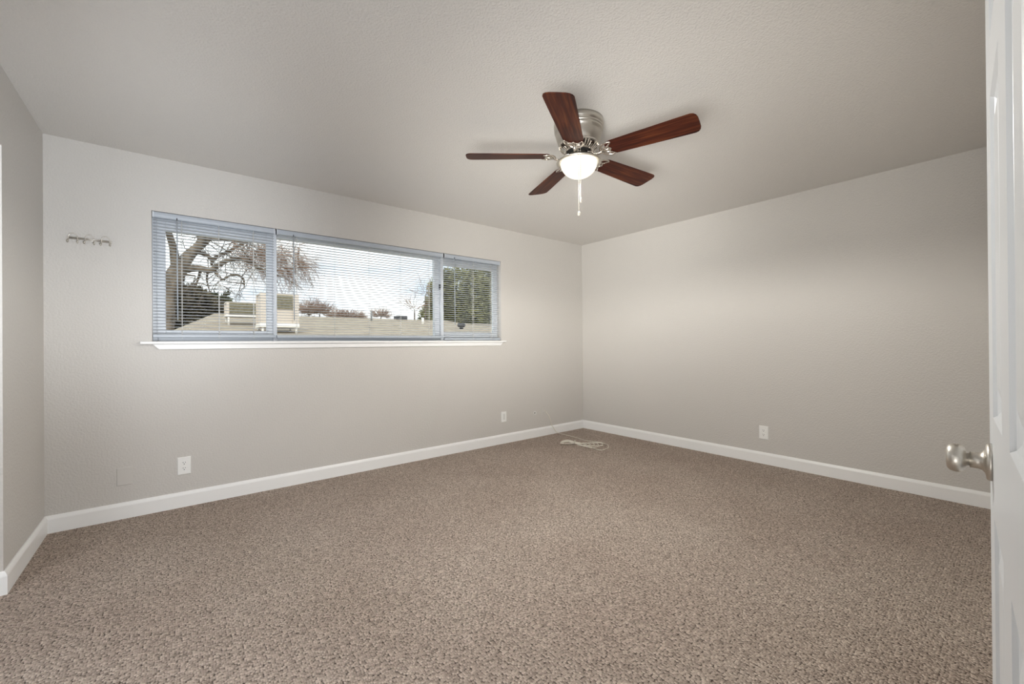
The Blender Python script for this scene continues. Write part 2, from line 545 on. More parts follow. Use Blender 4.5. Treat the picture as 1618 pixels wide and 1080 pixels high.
# ------------------------------------------------------------------ blinds
def blind(x0, x1, bottom, label, wand_x, wand_bottom, ladder_xs, cord_x, tilt):
    root = empty('venetian_blind', ((x0 + x1) / 2, 0.022, WZ1))
    tag(root, label, 'blind', 'mini blinds in the long window')
    ox = (x0 + x1) / 2
    a, c = x0 - ox, x1 - ox
    # head rail: rounded front, open box behind
    m = MB()
    prof = [(-0.018, -0.003), (-0.021, -0.008), (-0.022, -0.022), (-0.020, -0.036), (-0.016, -0.042), (0.016, -0.042), (0.016, -0.003)]
    m.prism([Vector((a, y, z)) for y, z in prof], (c - a, 0, 0))
    hr = m.build('head_rail', M_RAIL, root)
    for ex in (a, c - 0.006):
        m = MB(); m.box(ex, ex + 0.006, -0.0225, 0.017, -0.043, -0.002)
        m.build('end_cap', M_ALU, hr)
    # slats: thin, curved
    z_top = -0.058
    z_bot = bottom - WZ1 + 0.030
    n = max(2, round((z_top - z_bot) / 0.0216))
    m = MB()
    w = 0.0125
    for i in range(n + 1):
        z = z_top + (z_bot - z_top) * i / n
        ring = []
        for j in range(5):
            s = -1 + 2 * j / 4
            y = s * w * math.cos(tilt); dz = -s * w * math.sin(tilt) + 0.0022 * (1 - s * s)
            ring.append((y, dz))
        vs_ = []
        for xx in (a + 0.003, c - 0.003):
            for t_ in (0.0, -0.0007):
                vs_ += [(xx, y, z + dz + t_) for y, dz in ring]
        fs = []
        for j in range(4):
            fs += [(j, j + 1, 10 + j + 1, 10 + j), (5 + j, 5 + j + 1, 15 + j + 1, 15 + j)]
        fs += [(0, 10, 15, 5), (4, 9, 19, 14)]
        m.add(vs_, fs, True)
    m.build('slats', M_SLAT, root)
    # bottom rail
    zb = bottom - WZ1
    m = MB()
    prof = [(-0.0125, 0.004), (-0.0125, 0.018), (-0.009, 0.023), (0.009, 0.023), (0.0125, 0.018), (0.0125, 0.004), (0.008, 0.0), (-0.008, 0.0)]
    m.prism([Vector((a, y, zb + z)) for y, z in prof], (c - a, 0, 0))
    br = m.build('bottom_rail', M_RAIL, root)
    for lx in ladder_xs:
        m = MB()
        for yy in (-0.0135, 0.0135):
            m.tube([(lx - ox, yy, -0.04), (lx - ox, yy, zb + 0.012)], 0.0011, 5)
        m.tube([(lx - ox + 0.004, 0.0, -0.04), (lx - ox + 0.004, 0.0, zb + 0.012)], 0.0009, 5)
        m.build('ladder_cord', M_CORD, root)
        k = MB(); k.lathe([(0.005, 0), (0.005, 0.003)], 10, Matrix.Translation((lx - ox, -0.004, zb - 0.003)))
        k.build('cord_button', M_CORD, br)
    # tilt wand with its hook
    m = MB()
    m.tube([(wand_x - ox, -0.030, -0.050), (wand_x - ox + 0.002, -0.030, wand_bottom - WZ1)], 0.0042, 6)
    wd = m.build('tilt_wand', M_WAND, root)
    m = MB(); m.tube(smooth_path([(wand_x - ox, -0.018, -0.034), (wand_x - ox, -0.029, -0.034), (wand_x - ox, -0.030, -0.054)], 4), 0.0028, 6)
    m.build('wand_hook', M_DARKPL, wd)
    if cord_x:
        m = MB()
        m.tube([(cord_x - ox, -0.026, -0.040), (cord_x - ox + 0.002, -0.026, 1.245 - WZ1)], 0.0016, 6)
        m.tube([(cord_x - ox + 0.010, -0.026, -0.040), (cord_x - ox + 0.004, -0.026, 1.245 - WZ1)], 0.0016, 6)
        m.ball((cord_x - ox + 0.003, -0.026, 1.238 - WZ1), 0.008, 8, 6, (1, 1, 1.8))
        m.build('lift_cord', M_CORD, root)
    return root

blind(WX0 + 0.004, -3.640, 1.196, 'white mini blind over the left sash, in front of the big bare tree', -4.250, 1.32,
      (-4.225, -4.007, -3.786), None, 0.05)
blind(-3.626, -2.116, 1.196, 'widest white mini blind, over the fixed middle pane', -3.506, 1.34,
      (-3.480, -3.178, -2.874, -2.574, -2.271), None, 0.03)
blind(-2.100, WX1 - 0.010, 1.174, 'narrowest white mini blind, hanging lowest, in front of the evergreen', -1.986, 1.335,
      (-1.740, -1.502), None, 0.10)

# ------------------------------------------------------------------ ceiling fan
FX, FYc = -2.4098, -2.1154
fan = empty('ceiling_fan', (FX, FYc, H))
tag(fan, 'brushed nickel ceiling fan with five dark wooden blades and a lit bowl', 'ceiling fan')
BLZ = 2.2364 - H
m = MB()
m.lathe([(0.136, 0.0), (0.143, -0.001), (0.145, -0.030), (0.141, -0.034), (0.136, -0.036), (0.136, -0.040), (0.142, -0.043), (0.143, -0.050),
         (0.138, -0.053), (0.138, -0.056), (0.141, -0.059), (0.141, -0.066), (0.136, -0.070), (0.134, -0.085), (0.128, -0.110), (0.121, -0.130),
         (0.116, -0.137), (0.116, -0.141), (0.118, -0.144), (0.116, -0.150)], 64)
m.build('motor_housing', M_NICKEL, fan)
# ribbed vent ring: ribs round a dark core
m = MB()
m.lathe([(0.112, -0.134), (0.108, -0.138), (0.074, -0.172), (0.060, -0.174)], 48)
m.build('vent_core', M_BLACK, fan)
m = MB()
for k in range(40):
    R_ = Matrix.Rotation(2 * PI * k / 40, 4, 'Z')
    pr = [(0.117, -0.140), (0.116, -0.150), (0.104, -0.166), (0.082, -0.180), (0.076, -0.176), (0.098, -0.150)]
    m.prism([R_ @ Vector((r, -0.0045, z)) for r, z in pr], R_ @ Vector((0, 0.009, 0)))
m.lathe([(0.116, -0.138), (0.118, -0.144), (0.114, -0.147), (0.110, -0.142)], 48, None, True, False)
m.lathe([(0.086, -0.177), (0.086, -0.182), (0.074, -0.183), (0.074, -0.177)], 48, None, True, False)
m.build('vent_ring', M_POLISH, fan)
m = MB(); m.lathe([(0.068, -0.172), (0.070, -0.182), (0.062, -0.188), (0.045, -0.189)], 40)
m.build('flywheel', M_BLACK, fan)
# switch housing and light fitter
m = MB(); m.lathe([(0.046, -0.186), (0.052, -0.188), (0.052, -0.222), (0.054, -0.226)], 40)
m.build('switch_housing', M_NICKEL, fan)
m = MB(); m.lathe([(0.050, -0.218), (0.058, -0.222), (0.085, -0.226), (0.112, -0.231), (0.128, -0.237), (0.131, -0.241), (0.130, -0.246), (0.124, -0.247), (0.112, -0.243), (0.108, -0.238)], 56, None, True, False)
m.build('light_fitter', M_NICKEL, fan)
m = MB()
pb = [(0.1075 * math.cos(t * PI / 2 / 12), -0.241 - 0.091 * math.sin(t * PI / 2 / 12)) for t in range(12)] + [(0.001, -0.332)]
m.lathe([(0.104, -0.236)] + pb, 48, None, True, False)
m.build('glass_bowl', M_BOWL, fan)
# the lamp's own light, thrown down and sideways out of the bowl
add_light('fan_lamp', 'SPOT', 92.0, (1.0, 0.965, 0.90), (FX, FYc, H - 0.40), aim=(0, 0, -1), spot_size=math.radians(178), spot_blend=0.25, shadow_soft_size=0.06)

def blade_mesh():
    m = MB()
    x0, x1 = 0.172, 0.664
    wr, wt = 0.057, 0.0745
    out = []
    def edge(x):
        t = (x - x0) / (x1 - x0)
        return wr + (wt - wr) * min(1, t * 1.15)
    # outline, one side from root to tip
    side = [(x0, 0.030), (x0 + 0.004, 0.044), (x0 + 0.015, 0.054)]
    side += [(x0 + (x1 - x0) * t, edge(x0 + (x1 - x0) * t)) for t in (0.1, 0.25, 0.5, 0.75, 0.9)]
    side += [(x1 - 0.030, wt), (x1 - 0.016, wt - 0.005), (x1 - 0.006, wt - 0.018), (x1 - 0.001, wt - 0.036), (x1, 0.0)]
    poly = side + [(x, -y) for x, y in side[-2::-1]]
    th = 0.0055
    m.prism([Vector((x, y, -th / 2)) for x, y in poly], (0, 0, th))
    return m
def iron_mesh():
    """S-curved arm with a crescent head that carries the blade root"""
    m = MB()
    arm = smooth_path([(0.058, 0, 0.012), (0.080, 0, 0.006), (0.100, 0, -0.014), (0.122, 0, -0.020), (0.146, 0, -0.012)], 6)
    m.tube(arm, lerp_list([0.011, 0.008, 0.007, 0.0075, 0.010], len(arm)), 10, True, 0.75)
    for s in (1, -1):
        horn = smooth_path([(0.140, 0.0, -0.012), (0.148, s * 0.026, -0.008), (0.166, s * 0.046, -0.006), (0.192, s * 0.054, -0.006), (0.214, s * 0.050, -0.006)], 6)
        m.tube(horn, lerp_list([0.009, 0.0075, 0.007, 0.006, 0.002], len(horn)), 8, True, 0.7)
        inner = smooth_path([(0.214, s * 0.050, -0.006), (0.198, s * 0.036, -0.007), (0.186, s * 0.022, -0.007), (0.190, s * 0.010, -0.007), (0.200, 0, -0.007)], 5)
        m.tube(inner, lerp_list([0.002, 0.005, 0.006, 0.006, 0.004], len(inner)), 8, True, 0.7)
        leaf = smooth_path([(0.150, 0.0, -0.010), (0.166, s * 0.018, -0.008), (0.186, s * 0.024, -0.007)], 5)
        m.tube(leaf, lerp_list([0.007, 0.006, 0.005], len(leaf)), 8, True, 0.7)
        m.lathe([(0.006, 0), (0.006, 0.002), (0.0035, 0.004)], 10, Matrix.Translation((0.186, s * 0.030, -0.013)))
    m.tube([(0.146, 0, -0.010), (0.200, 0, -0.007)], [0.009, 0.005], 8, True, 0.7)
    return m
blade_me = iron_me = None
TH0, BPITCH = 4.988, -0.21
for k in range(5):
    R_ = Matrix.Translation((0, 0, BLZ)) @ Matrix.Rotation(TH0 + 2 * PI * k / 5, 4, 'Z') @ Matrix.Rotation(BPITCH, 4, 'X')
    if blade_me is None:
        bl = blade_mesh().build('blade', M_WOOD, fan, bevel=0.0015); blade_me = bl
        ir = iron_mesh().build('blade_iron', M_POLISH, fan); iron_me = ir
    else:
        bl = blade_me.copy(); col.objects.link(bl); bl.parent = fan
        ir = iron_me.copy(); col.objects.link(ir); ir.parent = fan
    bl.matrix_local = R_
    ir.matrix_local = R_
# pull chains, one on each side of the switch housing
def chain(x, y, z1, fob):
    m = MB()
    m.tube([(x, y, -0.214), (x, y, z1)], 0.0014, 6)
    n = int((-0.214 - z1) / 0.012)
    for i in range(n):
        m.ball((x, y, -0.214 - i * 0.012), 0.0024, 6, 4)
    c = m.build('pull_chain', M_CHAIN, fan)
    m = MB()
    m.lathe([(0.002, 0.012), (0.006, 0.008), (0.0085, 0.0), (0.007, -0.010), (0.002, -0.013)] if fob == 'disc' else [(0.002, 0.010), (0.004, 0.006), (0.005, -0.006), (0.006, -0.012), (0.003, -0.014)], 14, Matrix.Translation((x, y, z1)))
    m.build('pull_fob', M_CHAIN, c)
_d = (CAM - Vector((FX, FYc, H))); _d.z = 0; _d.normalize()
_s = Vector((-_d.y, _d.x, 0))
p1 = _d * 0.128 - _s * 0.002; p2 = _d * 0.126 + _s * 0.009
M_CHAIN = paint('chain_metal', (0.46, 0.42, 0.36), 0.4)
chain(p1.x, p1.y, -0.580, 'disc')
chain(p2.x, p2.y, -0.505, 'bell')

# ------------------------------------------------------------------ entry door (open, against the back wall)
FREE = Vector((-3.070, -3.735, 0)); DB = math.radians(85.6)
DW, DT, DH0, DH1 = 0.762, 0.035, 0.012, 2.042
ddir = Vector((math.sin(DB), math.cos(DB), 0))
hinge = FREE - ddir * DW
xs = [0, 0.115, 0.320, 0.442, 0.647, DW]
zs = [DH0, 0.245, 0.832, 1.005, 1.555, 1.652, 1.905, DH1]
m = MB()
def door_face(mb, y, s):
    for i in range(5):
        for j in range(7):
            x0, x1, z0, z1 = xs[i], xs[i + 1], zs[j], zs[j + 1]
            if i in (1, 3) and j in (1, 3, 5):
                loops = [(0, 0), (0.004, 0.005), (0.012, 0.0085), (0.020, 0.010), (0.030, 0.010), (0.034, 0.008), (0.058, 0.002)]
                vs_ = []
                for ins, dp in loops:
                    vs_ += [(x0 + ins, y - s * dp, z0 + ins), (x1 - ins, y - s * dp, z0 + ins), (x1 - ins, y - s * dp, z1 - ins), (x0 + ins, y - s * dp, z1 - ins)]
                fs = []
                for q in range(len(loops) - 1):
                    fs += [(4 * q + e, 4 * q + (e + 1) % 4, 4 * q + 4 + (e + 1) % 4, 4 * q + 4 + e) for e in range(4)]
                q = len(loops) - 1
                fs.append((4 * q, 4 * q + 1, 4 * q + 2, 4 * q + 3))
                mb.add(vs_, fs)
            else:
                mb.add([(x0, y, z0), (x1, y, z0), (x1, y, z1), (x0, y, z1)], [(0, 1, 2, 3)])
door_face(m, 0.0, 1); door_face(m, -DT, -1)
m.add([(0, 0, DH0), (DW, 0, DH0), (DW, -DT, DH0), (0, -DT, DH0), (0, 0, DH1), (DW, 0, DH1), (DW, -DT, DH1), (0, -DT, DH1)],
      [(0, 1, 2, 3), (4, 5, 6, 7), (1, 2, 6, 5), (0, 3, 7, 4)])
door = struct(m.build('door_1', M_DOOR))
door.location = hinge
door.rotation_euler = (0, 0, PI / 2 - DB)
KZ = 0.918
KM = Matrix.Translation((DW - 0.062, 0, KZ)) @ Matrix.Rotation(-PI / 2, 4, 'X') @ Matrix.Diagonal((1, 1, 0.9, 1))
m = MB()
m.lathe([(0.0335, 0.0), (0.0335, 0.004), (0.031, 0.0075), (0.022, 0.009), (0.0165, 0.013), (0.0145, 0.019), (0.0145, 0.030), (0.011, 0.0305)], 48, KM)
m.build('knob_rosette', M_NICKEL, door)
m = MB()
m.lathe([(0.010, 0.028), (0.0115, 0.031), (0.0115, 0.034), (0.0195, 0.0365), (0.0245, 0.041), (0.0262, 0.047), (0.0258, 0.053), (0.0235, 0.059), (0.020, 0.0625), (0.012, 0.0642), (0.001, 0.0645)], 48, KM)
m.build('door_knob', M_NICKEL, door)
for zz in (0.25, 1.05, 1.80):
    m = MB(); m.lathe([(0.006, 0), (0.006, 0.09)], 12, Matrix.Translation((-0.004, 0.004, zz)))
    m.build('hinge', M_NICKEL, door)

# ------------------------------------------------------------------ outlets and wall plates
def plate_shape(w, h, t, y=0.0):
    """bevelled plate in the xz plane, front towards -y"""
    mb = MB()
    e = 0.004
    vs_ = [(-w, 0, -h), (w, 0, -h), (w, 0, h), (-w, 0, h)]
    vs_ += [(-w, -t * 0.4, -h), (w, -t * 0.4, -h), (w, -t * 0.4, h), (-w, -t * 0.4, h)]
    vs_ += [(-w + e, -t, -h + e), (w - e, -t, -h + e), (w - e, -t, h - e), (-w + e, -t, h - e)]
    fs = [(0, 1, 2, 3), (8, 9, 10, 11)]
    for a in (0, 4):
        fs += [(a + i, a + (i + 1) % 4, a + 4 + (i + 1) % 4, a + 4 + i) for i in range(4)]
    mb.add(vs_, fs)
    return mb
def screw(parent, x, z, y):
    k = MB(); k.lathe([(0.0032, 0), (0.0032, 0.001), (0.002, 0.0016)], 10, Matrix.Translation((x, y, z)) @ Matrix.Rotation(PI / 2, 4, 'X'))
    return k.build('screw', M_PLASTIC, parent)
def duplex(loc, rz, label):
    r = empty('wall_outlet', loc, rz)
    tag(r, label, 'outlet')
    pl = plate_shape(0.0385, 0.0615, 0.006).build('cover_plate', M_PLASTIC, r)
    for s in (1, -1):
        k = MB()
        poly = []
        for a in range(24):
            g = 2 * PI * a / 24
            poly.append(Vector((0.0172 * max(-1, min(1, 1.12 * math.cos(g))), -0.0085, s * 0.0195 + 0.0142 * max(-0.92, min(0.92, 1.05 * math.sin(g))))))
        k.prism(poly, (0, 0.004, 0))
        rc = k.build('receptacle', M_PLASTIC, r)
        q = MB()
        q.box(-0.0075, -0.0050, -0.0090, -0.0070, s * 0.0195 + 0.0005, s * 0.0195 + 0.0095)
        q.box(0.0050, 0.0075, -0.0090, -0.0070, s * 0.0195 + 0.0015, s * 0.0195 + 0.0090)
        q.lathe([(0.0030, 0), (0.0030, 0.002)], 12, Matrix.Translation((0, -0.0070, s * 0.0195 - 0.0070)) @ Matrix.Rotation(PI / 2, 4, 'X'))
        q.build('slots', M_DARKPL, rc)
    screw(r, 0, 0, -0.006)
    return r
duplex((-4.217, 0, 0.289), 0, 'white duplex outlet low on the window wall, below the big window')
duplex((0, -2.214, 0.289), -PI / 2, 'white duplex outlet low on the right wall, above its baseboard')

r = empty('wall_switch_plate', (-1.346, 0, 0.302))
tag(r, 'white cover plate with a flat rectangular insert, between window and corner', 'wall plate')
plate_shape(0.036, 0.058, 0.006).build('cover_plate', M_PLASTIC, r)
k = MB(); k.box(-0.0165, 0.0165, -0.0085, -0.004, -0.0335, 0.0335)
k.build('insert', paint('grey_white_plastic', (0.70, 0.70, 0.68), 0.4), r, bevel=0.001)
screw(r, 0, 0.048, -0.006); screw(r, 0, -0.048, -0.006)

r = empty('blank_plate', (-4.528, 0, 0.277))
tag(r, 'blank wall plate painted over in the wall colour, near the left corner', 'wall plate')
plate_shape(0.040, 0.059, 0.005).build('cover_plate', M_PLATE, r)
k = screw(r, 0.0, 0.046, -0.005); k.data.materials.clear(); k.data.materials.append(M_PLATE)

r = empty('cable_plate', (-0.724, 0, 0.300))
tag(r, 'plate painted in the wall colour that the coiled cable comes out of', 'wall plate')
plate_shape(0.036, 0.058, 0.005).build('cover_plate', M_PLATE, r)
k = MB(); k.lathe([(0.006, 0), (0.006, 0.006), (0.0035, 0.007)], 12, Matrix.Translation((0, -0.005, 0)) @ Matrix.Rotation(PI / 2, 4, 'X'))
k.build('bushing', M_PLASTIC, r)

r = empty('coax_jack', (-0.871, 0, 0.293))
tag(r, 'tiny round jack with a dark centre set in the wall beside the cable plate', 'jack')
k = MB(); k.lathe([(0.020, 0.0), (0.020, 0.003), (0.014, 0.005), (0.013, 0.002), (0.006, 0.002)], 24, Matrix.Rotation(PI / 2, 4, 'X'))
k.build('collar', M_PLASTIC, r)
k = MB(); k.lathe([(0.0125, 0.0), (0.0125, 0.0026)], 20, Matrix.Rotation(PI / 2, 4, 'X'))
hl = k.build('socket', paint('grey_socket', (0.22, 0.21, 0.19), 0.5), r)
k = MB(); k.lathe([(0.0045, 0.002), (0.0045, 0.012), (0.001, 0.012)], 14, Matrix.Rotation(PI / 2, 4, 'X'))
k.build('post', M_BRASSY, r)

# ------------------------------------------------------------------ hook rack
r = empty('hook_rack', (-4.685, 0, 1.822))
tag(r, 'small wire rack of three double hooks on the wall beside the window', 'hook rack')
k = MB()
k.tube([(-0.098, -0.010, 0.002), (0.098, -0.010, -0.001)], 0.0036, 8)
k.tube([(-0.098, -0.010, -0.006), (0.098, -0.010, -0.009)], 0.0026, 8)
for s in (-0.098, 0.098):
    k.box(s - 0.004, s + 0.004, -0.012, 0.0, -0.011, 0.006)
k.build('rail', M_NICKEL, r)
for i in range(3):
    cx = -0.076 + i * 0.074
    k = MB()
    pts = [(-0.022, -0.030, -0.028), (-0.022, -0.026, -0.034), (-0.021, -0.014, -0.030), (-0.020, -0.012, -0.010), (-0.018, -0.013, 0.012), (-0.010, -0.015, 0.024), (0, -0.016, 0.027)]
    pts = pts + [(-x, y, z) for x, y, z in pts[-2::-1]]
    pp = smooth_path(pts, 4)
    k.tube(pp, 0.0026, 8)
    h_ = k.build('hook', M_NICKEL, r)
    for s in (-1, 1):
        t_ = MB(); t_.ball((s * 0.022, -0.030, -0.026), 0.0055, 10, 8, (1, 1, 1.4)); t_.build('tip', M_BRASSY, h_)
    h_.location = (cx, 0, 0)

# ------------------------------------------------------------------ cable coiled on the carpet
R_C = 0.0034
def fl(u, v, z=0.006):
    return at_floor(u, v, z)
c0 = Vector((-0.724, -0.006, 0.300))
path = [c0, c0 + Vector((0.004, -0.030, -0.004)), Vector((-0.672, -0.052, 0.225)), Vector((-0.640, -0.050, 0.130)), Vector((-0.605, -0.042, 0.095)),
        Vector((-0.560, -0.050, 0.030)), Vector((-0.515, -0.075, 0.006)), fl(909, 690.5), fl(926, 695.5), fl(946, 698.0), fl(958, 701.5), fl(962, 705.5), fl(957, 709.0), fl(946, 710.2)]
# the hank: loops round two ends, drawn together by a tie near the left end
A = fl(897, 699.5); B_ = fl(934, 703.5)
ax = (B_ - A); ax.z = 0
ln = ax.length; ax.normalize(); pn = Vector((-ax.y, ax.x, 0))
random.seed(4)
turns = 5
for t in range(turns):
    zz = 0.006 + 0.0026 * t
    jit = lambda s: random.uniform(-s, s)
    wR = 0.045 + 0.022 * t; wL = 0.055 + 0.010 * t
    xR = ln - 0.06 + 0.045 * t; xL = -0.05 - 0.006 * t
    tie = 0.085
    seq = [(xR - 0.06, wR), (xR, 0.03), (xR - 0.02, -0.02), (xR - 0.08, -wR), (tie + 0.06, -0.028), (tie, -0.006 + jit(0.006)),
           (tie - 0.05, wL * 0.7), (xL + 0.03, wL), (xL, 0.0), (xL + 0.03, -wL), (tie - 0.05, -wL * 0.6), (tie, 0.006 + jit(0.006)), (tie + 0.06, 0.03)]
    for a_, b_2 in seq:
        p = A + ax * a_ + pn * b_2
        p.z = zz + jit(0.002) + (0.006 if abs(a_ - tie) < 0.01 else 0)
        path.append(p)
k = MB(); k.tube(smooth_path(path, 6), R_C, 7)
cable = k.build('coax_cable', M_CABLE, None)
tag(cable, 'cream coax cable running down from the wall and coiled on the carpet', 'cable')
k = MB()
pc = A + ax * 0.085
k.tube([pc + pn * 0.017 + _z * 0.006, pc + pn * 0.013 + _z * 0.036, pc - pn * 0.013 + _z * 0.036, pc - pn * 0.017 + _z * 0.006], 0.004, 6)
k.build('tie', M_CABLE, cable)

# ------------------------------------------------------------------ outdoors
M_SHINGLE = two_tone('shingles', (0.20, 0.165, 0.125), (0.40, 0.345, 0.265), 3.0, 0.95, 0.3, (1.2, 6.0, 6.0))
M_SHINGLE2 = two_tone('grey_shingles', (0.17, 0.145, 0.12), (0.33, 0.29, 0.24), 4.0, 0.95, 0.3, (1.2, 6.0, 6.0))
M_STUCCO = paint('stucco', (0.55, 0.48, 0.38), 0.9)
M_BARK = two_tone('bark', (0.075, 0.058, 0.042), (0.20, 0.16, 0.12), 5.0, 0.95, 0.6, (1, 1, 0.4))
M_TWIG = two_tone('twigs', (0.20, 0.115, 0.070), (0.36, 0.23, 0.15), 2.0, 0.9)
M_DISTTWIG = two_tone('pinkish_twigs', (0.30, 0.20, 0.155), (0.48, 0.36, 0.29), 1.0, 0.9)
M_DKLEAF = two_tone('dark_leaves', (0.030, 0.040, 0.016), (0.11, 0.12, 0.055), 3.0, 0.8)
M_GREEN = two_tone('evergreen_leaves', (0.060, 0.066, 0.020), (0.27, 0.26, 0.095), 1.2, 0.75)
M_BROWNHEDGE = two_tone('brown_hedge', (0.055, 0.045, 0.025), (0.17, 0.14, 0.085), 2.5, 0.9)
M_CREAM = paint('cream_metal', (0.58, 0.51, 0.44), 0.5)
M_WHITEM = paint('white_metal', (0.85, 0.82, 0.76), 0.4)
M_GREYM = paint('grey_metal', (0.22, 0.22, 0.22), 0.5)
M_GROUND = two_tone('ground', (0.10, 0.11, 0.06), (0.22, 0.19, 0.12), 0.6, 1.0)
GZ = -3.0
k = MB(); k.box(-90, 120, 1.2, 160, GZ - 0.2, GZ)
g = struct(k.build('ground', M_GROUND))

# neighbour's low hipped roof
YR, YE = 14.0, 5.2
rl, rr = at(338, 497.5, YR), at(705, 505, YR)
e_mid = at(445, 526.5, 7.4)
slope = (((rl.z + rr.z) / 2) - e_mid.z) / (YR - 7.4)
zE = (rl.z + rr.z) / 2 - slope * (YR - YE)
zR = (rl.z + rr.z) / 2
house = empty('neighbor_house', ((rl.x + rr.x) / 2, YE, GZ))
tag(house, 'house outside with a low tan shingled roof below the window', 'house')
org = Vector(house.location)
def P_(x, y, z):
    return Vector((x, y, z)) - org
xl, xr = at(250, 520, YE).x - 0.3, rr.x + 1.0
YB2 = YR + 1.2
k = MB()
th = 0.15
rlx = rl.x
v_ = [P_(xl, YE, zE), P_(xr, YE, zE), P_(rr.x, YR, zR), P_(rlx, YR, zR), P_(xl + 1.0, YB2, zR - 0.4), P_(xr - 1.0, YB2, zR - 0.4)]
v2 = [p - Vector((0, 0, th)) for p in v_]
k.add(v_ + v2, [(0, 1, 2, 3), (3, 2, 5, 4), (0, 3, 4), (1, 5, 2), (6, 7, 8, 9), (9, 8, 11, 10), (6, 9, 10), (7, 11, 8),
                (0, 1, 7, 6), (4, 5, 11, 10), (0, 4, 10, 6), (1, 5, 11, 7)])
k.build('roof', M_SHINGLE, house)
k = MB(); k.box(xl + 0.5 - org.x, xr - 0.5 - org.x, 0.5, YB2 - YE - 0.3, 0, zE - GZ - 0.05)
k.build('wall', M_STUCCO, house)
def roof_z(y):
    return zR - slope * (YR - y)
# cap and pipes on the ridge
p = at(633, 503, YR)
k = MB(); k.box(p.x - 0.25 - org.x, p.x + 0.25 - org.x, YR - org.y - 0.2, YR - org.y + 0.2, zR - GZ - 0.03, zR - GZ + 0.16)
k.build('roof_vent', M_DARKPL, house, bevel=0.03)
for (u, v, Y, hh, rad, mt) in ((587, 505, 12.5, 0.40, 0.035, M_GREYM), (668, 512, 11.5, 0.26, 0.05, M_WHITEM)):
    p = at(u, v, Y)
    k = MB(); k.lathe([(rad, roof_z(Y) - GZ - 0.05), (rad, roof_z(Y) - GZ + hh)], 12, Matrix.Translation((p.x - org.x, Y - org.y, 0)))
    k.build('vent_pipe', mt, house)

# second house beyond the right sash
Y2 = 15.0
a0, a1, a2 = at(690, 515, Y2), at(756, 511, Y2), at(815, 523, Y2)
g2 = empty('garage_building', (a1.x, 8.0, GZ))
tag(g2, 'low grey hipped roof outside the right sash, under the evergreen', 'house')
o2 = Vector(g2.location)
zr2, ze2 = a1.z, at(740, 533, 7.6).z
k = MB()
q = [Vector((rr.x + 1.3, 7.6, ze2)), Vector((a2.x + 3, 7.6, ze2)), Vector((a1.x + 0.3, Y2, zr2)), Vector((a1.x - 0.3, Y2, zr2)), Vector((rr.x + 1.3, 16.6, ze2)), Vector((a2.x + 3, 16.6, ze2))]
q = [p - o2 for p in q]; q2 = [p - Vector((0, 0, 0.12)) for p in q]
k.add(q + q2, [(0, 1, 2, 3), (3, 2, 5, 4), (0, 3, 4), (1, 5, 2), (6, 7, 8, 9), (9, 8, 11, 10), (6, 9, 10), (7, 11, 8), (0, 1, 7, 6), (4, 5, 11, 10), (0, 4, 10, 6), (1, 5, 11, 7)])
k.build('roof', M_SHINGLE2, g2)
k = MB(); k.box(rr.x + 1.7 - o2.x, a2.x + 2.6 - o2.x, 0.3, 8.3, 0, ze2 - GZ - 0.05)
k.build('wall', M_STUCCO, g2)
p = at(729, 518, 9.5)
k = MB(); zz = roof_z(9.5) - GZ
k.lathe([(0.07, zz - 0.1), (0.07, zz + 0.06), (0.12, zz + 0.08), (0.16, zz + 0.14), (0.13, zz + 0.21), (0.02, zz + 0.23)], 20, Matrix.Translation((p.x - org.x, 9.5 - org.y, 0)))
k.build('turbine_vent', M_DARKPL, house)

# roof coolers
def cooler(u0, u1, vt, vb, Y, label, leg_h, corner, low):
    p0, p1 = at(u0, vb, Y), at(u1, vb, Y)
    W_ = (p1.x - p0.x); Ht = at((u0 + u1) / 2, vt, Y).z - at((u0 + u1) / 2, vb, Y).z
    cx = (p0.x + p1.x) / 2; base = at((u0 + u1) / 2, vb, Y).z
    rt = empty('evaporative_cooler', (cx, Y, base - leg_h))
    tag(rt, label, 'cooler', 'coolers on the neighbouring roof')
    D = W_ * 0.9; w = W_ / 2
    z0 = leg_h; pan = 0.09 * Ht / 0.8
    k = MB(); k.box(-w - 0.01, w + 0.01, -0.01, D + 0.01, z0, z0 + pan)
    k.build('pan', M_WHITEM, rt, bevel=0.01)
    k = MB()
    for xx in (-w, w - corner):
        for yy in (0, D - corner):
            k.box(xx, xx + corner, yy, yy + corner, z0 + pan, z0 + Ht - 0.03)
    k.box(-w, w, 0, D, z0 + Ht - 0.03, z0 + Ht)
    k.box(-w + 0.02, w - 0.02, 0.03, D - 0.03, z0 + pan, z0 + Ht - 0.02)
    k.build('cabinet', M_CREAM, rt)
    lo = z0 + pan + 0.02 + Ht * low
    k = MB()
    k.box(-w + corner, w - corner, 0.004, 0.03, lo, z0 + Ht - 0.03)
    zz = lo
    while zz < z0 + Ht - 0.05:
        M_ = Matrix.Translation((0, 0.004, zz)) @ Matrix.Rotation(0.5, 4, 'X')
        k.box(-w + corner, w - corner, -0.012, 0.004, 0, 0.012, M_)
        zz += 0.03
    k.build('pad_grille', M_PAD, rt)
    for xx in (-w + 0.05, w - 0.05):
        for yy in (0.05, D - 0.05):
            k = MB(); k.tube([(xx, yy, roof_z(Y + yy) - (base - leg_h) - 0.005), (xx, yy, z0 + 0.01)], 0.025, 8)
            k.build('leg', M_WHITEM, rt)
    return rt
M_PAD = two_tone('cooler_pad', (0.20, 0.18, 0.12), (0.32, 0.29, 0.20), 20.0, 0.9)
cooler(412, 472.5, 463.5, 517, 7.4, 'big cream cooler standing on the tan roof behind the blinds', 0.16, 0.13, 0.42)
cooler(358, 411, 477, 500, 9.4, 'smaller cooler on the tan roof, left of the big cream cooler', 0.13, 0.06, 0.0)

